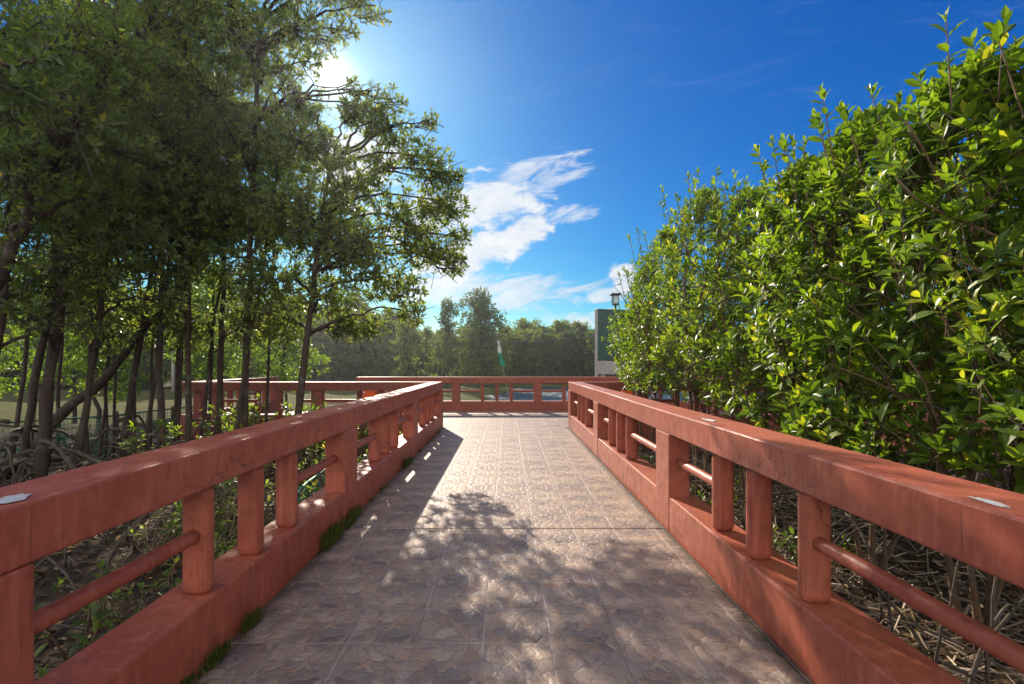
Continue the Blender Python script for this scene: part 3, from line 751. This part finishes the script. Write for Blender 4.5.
sprout = None
for k in range(12):
    Y = 1.9+9.6*((k+.5)/12)+random.uniform(-.25, .25)
    if sprout is None:
        nb = 40; g = Geo(); p = np.stack([.03*rng.random(nb), .04*np.clip(rng.normal(size=nb), -1.5, 1.5), np.zeros(nb)], 1)
        leaves(g, p, np.stack([.35+.4*rng.normal(size=nb), .5*rng.normal(size=nb), np.ones(nb)], 1), np.stack([np.ones(nb), .3*rng.normal(size=nb), .2*rng.normal(size=nb)], 1), .05*(.4+.7*rng.random(nb)), .005+.004*rng.random(nb))
        sprout = o = g.build('weed_sprout', [M['weed']]); tag(o, 'tiny weed sprout in the dirty seam along the left railing', 'weed', 'tiny sprouts along the left railing')
    else: o = sprout.copy(); col.objects.link(o)
    o.location = (-1.59, Y, 0); o.scale = [random.uniform(.7, 1.5)]*3; o.rotation_euler[2] = random.uniform(-.6, .6)
# ------------------------------------------------------------------ net fences
def net_fence(a, b, z0, z1, label, sp=.06, lean=0.0, posts=4):
    a = np.array([*a, 0.]); b = np.array([*b, 0.]); Ls = np.linalg.norm(b-a); u = (b-a)/Ls; nn = np.array([-u[1], u[0], 0])
    t = thing('net_fence', (a[0], a[1], z0), label, 'fence', 'green net fences'); org = np.array([a[0], a[1], z0])
    def P(s, z): return a+u*s+np.array([0, 0, z])+nn*(lean*(z-z0)+.05*math.sin(s*2.1))
    g = Geo(); ns = int(Ls/sp)
    A = np.array([P(i*sp, z0) for i in range(ns)]); B = np.array([P(i*sp+.04*math.sin(i), z1-.02) for i in range(ns)])
    prisms(g, A, B, .0055, .0055, 0)
    for z in np.arange(z0, z1, sp):
        q = np.array([P(s, z+.02*math.sin(s*3)) for s in np.linspace(0, Ls, 24)]); prisms(g, q[:-1], q[1:], .0055, .0055, 0)
    g.build('net', [M['green_net']], t, False, org)
    g = Geo(); tube(g, np.array([P(s, z1+.02*math.sin(s*1.7)) for s in np.linspace(0, Ls, 14)]), .022, 7, 0); g.build('top_rail', [M['green_net']], t, True, org)
    for k in range(posts):
        s = Ls*k/(posts-1); g = Geo(); tube(g, [P(s, z0-.2), P(s, z1+.08)], .03, 7, 0); g.build('stake', [M['root']], t, True, org)
net_fence((-10.6, 9.4), (-8.6, 14.6), GZ, .34, 'low green net fence with green top rail behind the thin trunks', posts=5)
net_fence((-2.05, 5.0), (-2.9, 9.6), GZ, .10, 'sagging green net fence close behind the left railing', .06, .25, 4)

# ------------------------------------------------------------------ objects on and near the platform
t = thing('litter_bin', (-4.28, 15.3, 0), 'square orange plastic bin with white sticker behind the left platform railing', 'bin', 'orange bins on the platform')
bm = bmesh.new(); bmesh.ops.create_cone(bm, cap_ends=True, segments=4, radius1=.22, radius2=.275, depth=.72, matrix=Matrix.Translation((0, 0, .36))@Matrix.Rotation(R(45), 4, 'Z'))
bmesh.ops.bevel(bm, geom=list(bm.edges), offset=.02, segments=2, affect='EDGES'); me = bpy.data.meshes.new('body'); bm.to_mesh(me); bm.free(); link('body', me, [M['orange']], t)
box('rim', (-.215, -.215, .715), (.215, .215, .765), M['orange'], t, .012, 2); box('sticker', (-.17, -.216, .66), (-.11, -.2, .72), M['white'], t, .001)
t = thing('litter_bin', (3.75, 15.0, 0), 'round orange bin with domed lid behind the right platform railing', 'bin', 'orange bins on the platform')
g = Geo(); prof = [(.02, .17), (.30, .185), (.64, .215), (.66, .235), (.70, .235)]
tube(g, [(0, 0, z) for z, r in prof], [r for z, r in prof], 24); g.build('body', [M['orange']], t, True)
g = Geo(); prof = [(.705, .225), (.76, .21), (.81, .15), (.835, .05), (.85, .03), (.87, .03)]; tube(g, [(0, 0, z) for z, r in prof], [r for z, r in prof], 24); g.build('lid', [M['orange']], t, True)
t = thing('wooden_stool', (-3.75, 15.4, 0), 'tan wooden stool beside the square orange bin', 'stool')
box('seat', (-.2, -.2, .70), (.2, .2, .76), M['wood'], t, .008)
for sx in (-1, 1):
    for sy in (-1, 1): box('leg', (sx*.15-.025, sy*.15-.025, 0), (sx*.15+.025, sy*.15+.025, .698), M['wood'], t, .004)
t = thing('concrete_bench', (-5.05, 14.2, 0), 'small pale concrete bench on the left part of the platform', 'bench')
box('seat', (-.55, -.2, .42), (.55, .2, .50), M['concrete'], t, .012, 2)
for s in (-1, 1): box('leg', (s*.38-.07, -.16, 0), (s*.38+.07, .16, .418), M['concrete'], t, .01)

# green sign board beyond the right end of the railing
t = thing('sign_board', (3.46, 19.0, -1.9), 'big dark green sign board on posts rising behind the right bushes', 'sign', rz=R(12))
box('panel', (.06, -.03, 3.60), (2.74, .03, 5.56), M['signgreen'], t, .004); box('lower_band', (.06, -.03, 3.06), (2.74, .03, 3.58), M['steel'], t, .004)
box('frame_side', (-.02, -.06, 2.75), (.055, .07, 5.60), M['steel'], t, .008); box('frame_side', (2.745, -.06, 2.75), (2.82, .07, 5.60), M['steel'], t, .008)
box('frame_top', (.058, -.055, 5.565), (2.742, .06, 5.60), M['signgreen'], t, .005)
for xx in (.35, 2.45): box('post', (xx-.06, .035, 0), (xx+.06, .155, 5.3), M['steel'], t, .008)
# lamp
t = thing('lamp_post', (4.42, 19.9, -1.9), 'dark lantern on a thin post behind the top of the green sign', 'lamp')
g = Geo(); tube(g, [(0, 0, 0), (0, 0, 5.86)], [.05, .04], 10); g.build('post', [M['darkmetal']], t, True)
box('lantern_base', (-.12, -.12, 5.86), (.12, .12, 5.92), M['darkmetal'], t, .008)
gl_ = box('lantern_glass', (-.10, -.10, 5.92), (.10, .10, 6.24), M['glass'], t, .004)
for sx in (-1, 1):
    for sy in (-1, 1): box('lantern_bar', (sx*.115-.012, sy*.115-.012, 5.92), (sx*.115+.012, sy*.115+.012, 6.26), M['darkmetal'], t, .002)
box('lantern_cap', (-.2, -.2, 6.26), (.2, .2, 6.33), M['darkmetal'], t, .012)

# flag on a leaning bamboo pole
p0 = np.array([.42, 22, -1.6]); p1 = at(497.5, 339, 22)
t = thing('flag_pole', p0, 'leaning bamboo pole with a limp white and green flag', 'flag pole')
g = Geo(); tube(g, wobble(p0, p1, .05, 14), np.linspace(.022, .012, 14), 7, 0, .05); g.build('pole', [M['bamboo']], t, True, p0)
def cloth(name, p, q, w, mat, n=9):
    g = Geo(); s = np.linspace(0, 1, n); P = np.array(p)[None]+(np.array(q)-np.array(p))[None]*s[:, None]; W = w*(1-.25*s)
    rows = []
    for k in range(5):
        o = (k/4-.5); rows.append(P+np.stack([o*W+.03*np.sin(s*6+k), .06*np.sin(k*2.2+s*4), -.06*k/4*s], 1))
    v = np.stack(rows, 1).reshape(-1, 3); i = (np.arange(n-1)[:, None]*5+np.arange(4)[None]).ravel()
    g.add(v, [np.stack([i, i+1, i+6, i+5], 1)]); g.build(name, [mat], t, True, p0)
cloth('white_cloth', at(498.5, 341, 21.95), at(500, 353, 21.95), .16, M['cloth_white']); cloth('green_cloth', at(500, 353, 21.9), at(503.5, 366, 21.9), .22, M['cloth_green'])

# utility poles and cables
PA = np.array([11.5, 38, 0]); PB = np.array([-26, 38, 0])
for p, lab in ((PA, 'concrete utility pole standing behind the right bushes'), (PB, 'concrete utility pole standing behind the left grove')):
    t = thing('utility_pole', (p[0], p[1], -.8), lab, 'utility pole', 'utility poles')
    g = Geo(); tube(g, [(0, 0, 0), (0, 0, 6.2)], [.13, .09], 10); g.build('pole', [M['concrete']], t, True); box('crossarm', (-.08, -.5, 5.5), (.08, .5, 5.6), M['wood'], t, .005)
for k, (z0, sag, lab) in enumerate(((4.75, 1.15, 'upper'), (4.35, 1.45, 'lower'))):
    s = np.linspace(0, 1, 50)[:, None]; q = (PA+(0, -.14, z0))*(1-s)+(PB+(0, -.14, z0))*s; q[:, 2] -= sag*4*(s*(1-s))[:, 0]
    o0 = q[0].copy(); g = Geo(); tube(g, q, .016, 5); o = g.build('power_cable', [M['cable']], None, True, o0); o.location = o0
    tag(o, '%s of two thin cables slung across the river before the far trees' % lab, 'cable', 'cables over the river')

# ------------------------------------------------------------------ sky and sun
w = bpy.data.worlds.new('World'); sc.world = w; w.use_nodes = True; nt = w.node_tree; nt.nodes.clear(); b = NB(nt)
sky = b.node('ShaderNodeTexSky', sky_type='NISHITA'); sky.sun_disc = False; sky.sun_elevation = SUN_EL; sky.sun_rotation = SUN_AZ
sky.altitude = 0; sky.air_density = 1.0; sky.dust_density = .35; sky.ozone_density = 2.6
hs = b.node('ShaderNodeHueSaturation'); hs.inputs['Saturation'].default_value = 1.32; hs.inputs['Value'].default_value = 1.0
nt.links.new(sky.outputs[0], hs.inputs['Color'])
d = b.node('ShaderNodeTexCoord').outputs['Generated']
sx = b.node('ShaderNodeSeparateXYZ'); nt.links.new(d, sx.inputs[0])
yy = b.math('MAXIMUM', sx.outputs[1], .05); u = b.math('DIVIDE', sx.outputs[0], yy); v = b.math('DIVIDE', sx.outputs[2], yy)
uv = b.node('ShaderNodeCombineXYZ'); nt.links.new(u, uv.inputs[0]); nt.links.new(v, uv.inputs[1])
n1 = b.noise(b.mapping(uv.outputs[0], (4.5, 8.5, 1), (3.1, .4, .7)), 1.5, 8, .58, .5)
rot = b.node('ShaderNodeMapping'); nt.links.new(uv.outputs[0], rot.inputs[0]); rot.inputs['Rotation'].default_value = (0, 0, -.28)
n2 = b.noise(b.mapping(rot.outputs[0], (3.2, 14, 1), (.3, 2.2, 0)), 1.5, 9, .66, 1.4)
n1 = b.math('ADD', b.math('MULTIPLY', n1, .68), b.math('MULTIPLY', b.noise(b.mapping(uv.outputs[0], (9, 22, 1), (1.7, .2, 0)), 2.2, 8, .62, .8), .32))
def blob(cu, cv, ru, rv, tilt=0.0):
    ct, st = math.cos(tilt), math.sin(tilt); du = b.math('SUBTRACT', u, cu); dv = b.math('SUBTRACT', v, cv)
    a = b.math('DIVIDE', b.math('ADD', b.math('MULTIPLY', du, ct), b.math('MULTIPLY', dv, st)), ru)
    c = b.math('DIVIDE', b.math('SUBTRACT', b.math('MULTIPLY', dv, ct), b.math('MULTIPLY', du, st)), rv)
    r = b.math('SQRT', b.math('ADD', b.math('MULTIPLY', a, a), b.math('MULTIPLY', c, c)))
    return b.math('SUBTRACT', 1.0, b.step(r, .1, 1.15))
def uvpx(px, py): return (px-VX)/F, (VY-py)/F
def addall(l):
    r = l[0]
    for q in l[1:]: r = b.math('MAXIMUM', r, q)
    return r
cum = addall([blob(*uvpx(490, 200), .17, .095, .15), blob(*uvpx(470, 255), .16, .075, .45), blob(*uvpx(520, 232), .10, .050, .40), blob(*uvpx(440, 210), .16, .11),
              blob(*uvpx(622, 280), .045, .05), blob(*uvpx(565, 333), .06, .022), blob(*uvpx(500, 340), .09, .03), blob(*uvpx(360, 170), .15, .12)])
thin = addall([blob(*uvpx(530, 292), .30, .050, .03), blob(*uvpx(600, 318), .16, .03), blob(*uvpx(545, 172), .13, .05, .3), blob(*uvpx(570, 215), .08, .025, .2), blob(*uvpx(430, 285), .2, .06)])
def cover(mask, n, amp, lo, hi):
    q = b.math('MULTIPLY', b.math('MULTIPLY', b.math('SUBTRACT', n, .5), amp), b.step(mask, 0.0, .35))
    return b.step(b.math('ADD', b.math('MULTIPLY', mask, 1.15), q), lo, hi)
dens = cover(cum, n1, 6.0, .26, 1.0)
dens2 = b.math('MULTIPLY', cover(thin, n2, 6.0, .18, 1.35), .85)
wisp = b.math('MULTIPLY', b.step(n2, .50, .80), .07)
cl = b.math('MAXIMUM', b.math('MAXIMUM', dens, dens2), wisp)
up = b.step(sx.outputs[2], -.01, .02)
cl = b.math('MULTIPLY', b.math('MULTIPLY', cl, up), b.step(sx.outputs[1], .05, .2))
shade = b.ramp(n1, [(.38, (1.75, 2.15, 2.65)), (.60, (2.85, 2.9, 2.95))])
# deep clear tropical blue: the same sky with its channels graded
sp = b.node('ShaderNodeSeparateColor'); nt.links.new(hs.outputs[0], sp.inputs[0])
K = .192; G = 1/.31
rr_ = b.math('MULTIPLY', sp.outputs[0], K); rr_ = b.math('MULTIPLY', b.math('MULTIPLY', rr_, rr_), .13*G)
gg_ = b.math('MULTIPLY', sp.outputs[1], K); gg_ = b.math('MULTIPLY', b.math('ADD', b.math('MULTIPLY', gg_, .31), b.math('MULTIPLY', b.math('MULTIPLY', gg_, gg_), .07)), G)
bb_ = b.math('MULTIPLY', sp.outputs[2], K); bb_ = b.math('MULTIPLY', b.math('DIVIDE', bb_, b.math('ADD', 1.0, b.math('MULTIPLY', bb_, .25))), .74*G)
cc = b.node('ShaderNodeCombineColor'); nt.links.new(rr_, cc.inputs[0]); nt.links.new(gg_, cc.inputs[1]); nt.links.new(bb_, cc.inputs[2])
skyc = b.mix(b.math('MULTIPLY', cl, .95), cc.outputs[0], shade)
# unseen bright clouds added behind the viewer as fill light for shaded faces
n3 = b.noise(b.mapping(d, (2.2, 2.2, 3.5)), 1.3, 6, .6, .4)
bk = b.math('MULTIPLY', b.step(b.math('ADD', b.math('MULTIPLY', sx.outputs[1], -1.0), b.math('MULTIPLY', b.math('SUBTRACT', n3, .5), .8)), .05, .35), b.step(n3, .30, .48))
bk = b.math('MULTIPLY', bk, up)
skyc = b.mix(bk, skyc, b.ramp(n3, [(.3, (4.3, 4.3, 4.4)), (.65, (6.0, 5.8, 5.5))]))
# aureole and disc of the sun itself
dt = b.node('ShaderNodeVectorMath', operation='DOT_PRODUCT'); nt.links.new(d, dt.inputs[0]); dt.inputs[1].default_value = tuple(SUN)
ang = b.math('ARCCOSINE', b.math('MINIMUM', dt.outputs['Value'], 1.0))
glow = b.math('MULTIPLY', b.math('POWER', 2.718, b.math('MULTIPLY', ang, -34.0)), 1.3)
glow = b.math('ADD', glow, b.math('MULTIPLY', b.math('SUBTRACT', 1.0, b.step(ang, .003, .018)), 200.0))
glow = b.math('ADD', glow, b.math('MULTIPLY', b.math('POWER', 2.718, b.math('MULTIPLY', ang, -75.0)), 14.0))
gl = b.node('ShaderNodeVectorMath', operation='SCALE'); gl.inputs[0].default_value = (1.0, .93, .78); nt.links.new(glow, gl.inputs['Scale'])
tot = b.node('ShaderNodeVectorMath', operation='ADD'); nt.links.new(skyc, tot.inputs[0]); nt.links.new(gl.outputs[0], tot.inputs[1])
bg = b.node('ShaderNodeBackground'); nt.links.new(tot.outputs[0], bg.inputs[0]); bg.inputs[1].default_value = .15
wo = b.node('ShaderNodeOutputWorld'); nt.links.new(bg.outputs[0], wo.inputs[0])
sd = bpy.data.lights.new('sun', 'SUN'); so = bpy.data.objects.new('sun', sd); col.objects.link(so)
sd.energy = 4.0; sd.angle = R(.55); sd.color = (1.0, .87, .70)
so.rotation_euler = Vector(tuple(SUN)).to_track_quat('Z', 'Y').to_euler(); so.location = (-15, 40, 25)

hm = bpy.data.materials.new('haze'); hm.use_nodes = True; hn = hm.node_tree; hn.nodes.clear()
pv = hn.nodes.new('ShaderNodeVolumePrincipled'); pv.inputs['Color'].default_value = (.90, .93, 1, 1); pv.inputs['Density'].default_value = .0008; pv.inputs['Anisotropy'].default_value = .74
ho = hn.nodes.new('ShaderNodeOutputMaterial'); hn.links.new(pv.outputs[0], ho.inputs['Volume'])
tag(box('haze', (-950, -220, -3.2), (950, 1850, 14), hm, None, 0), 'thin humid haze over the river and the trees', 'haze', kind='stuff')
vs = sc.view_settings; vs.view_transform = 'Standard'; vs.look = 'None'; vs.gamma = 1; vs.exposure = 1.05; vs.use_curve_mapping = False
sc.cycles.max_bounces = 7; sc.cycles.diffuse_bounces = 4; sc.cycles.transmission_bounces = 4; sc.cycles.sample_clamp_indirect = 8
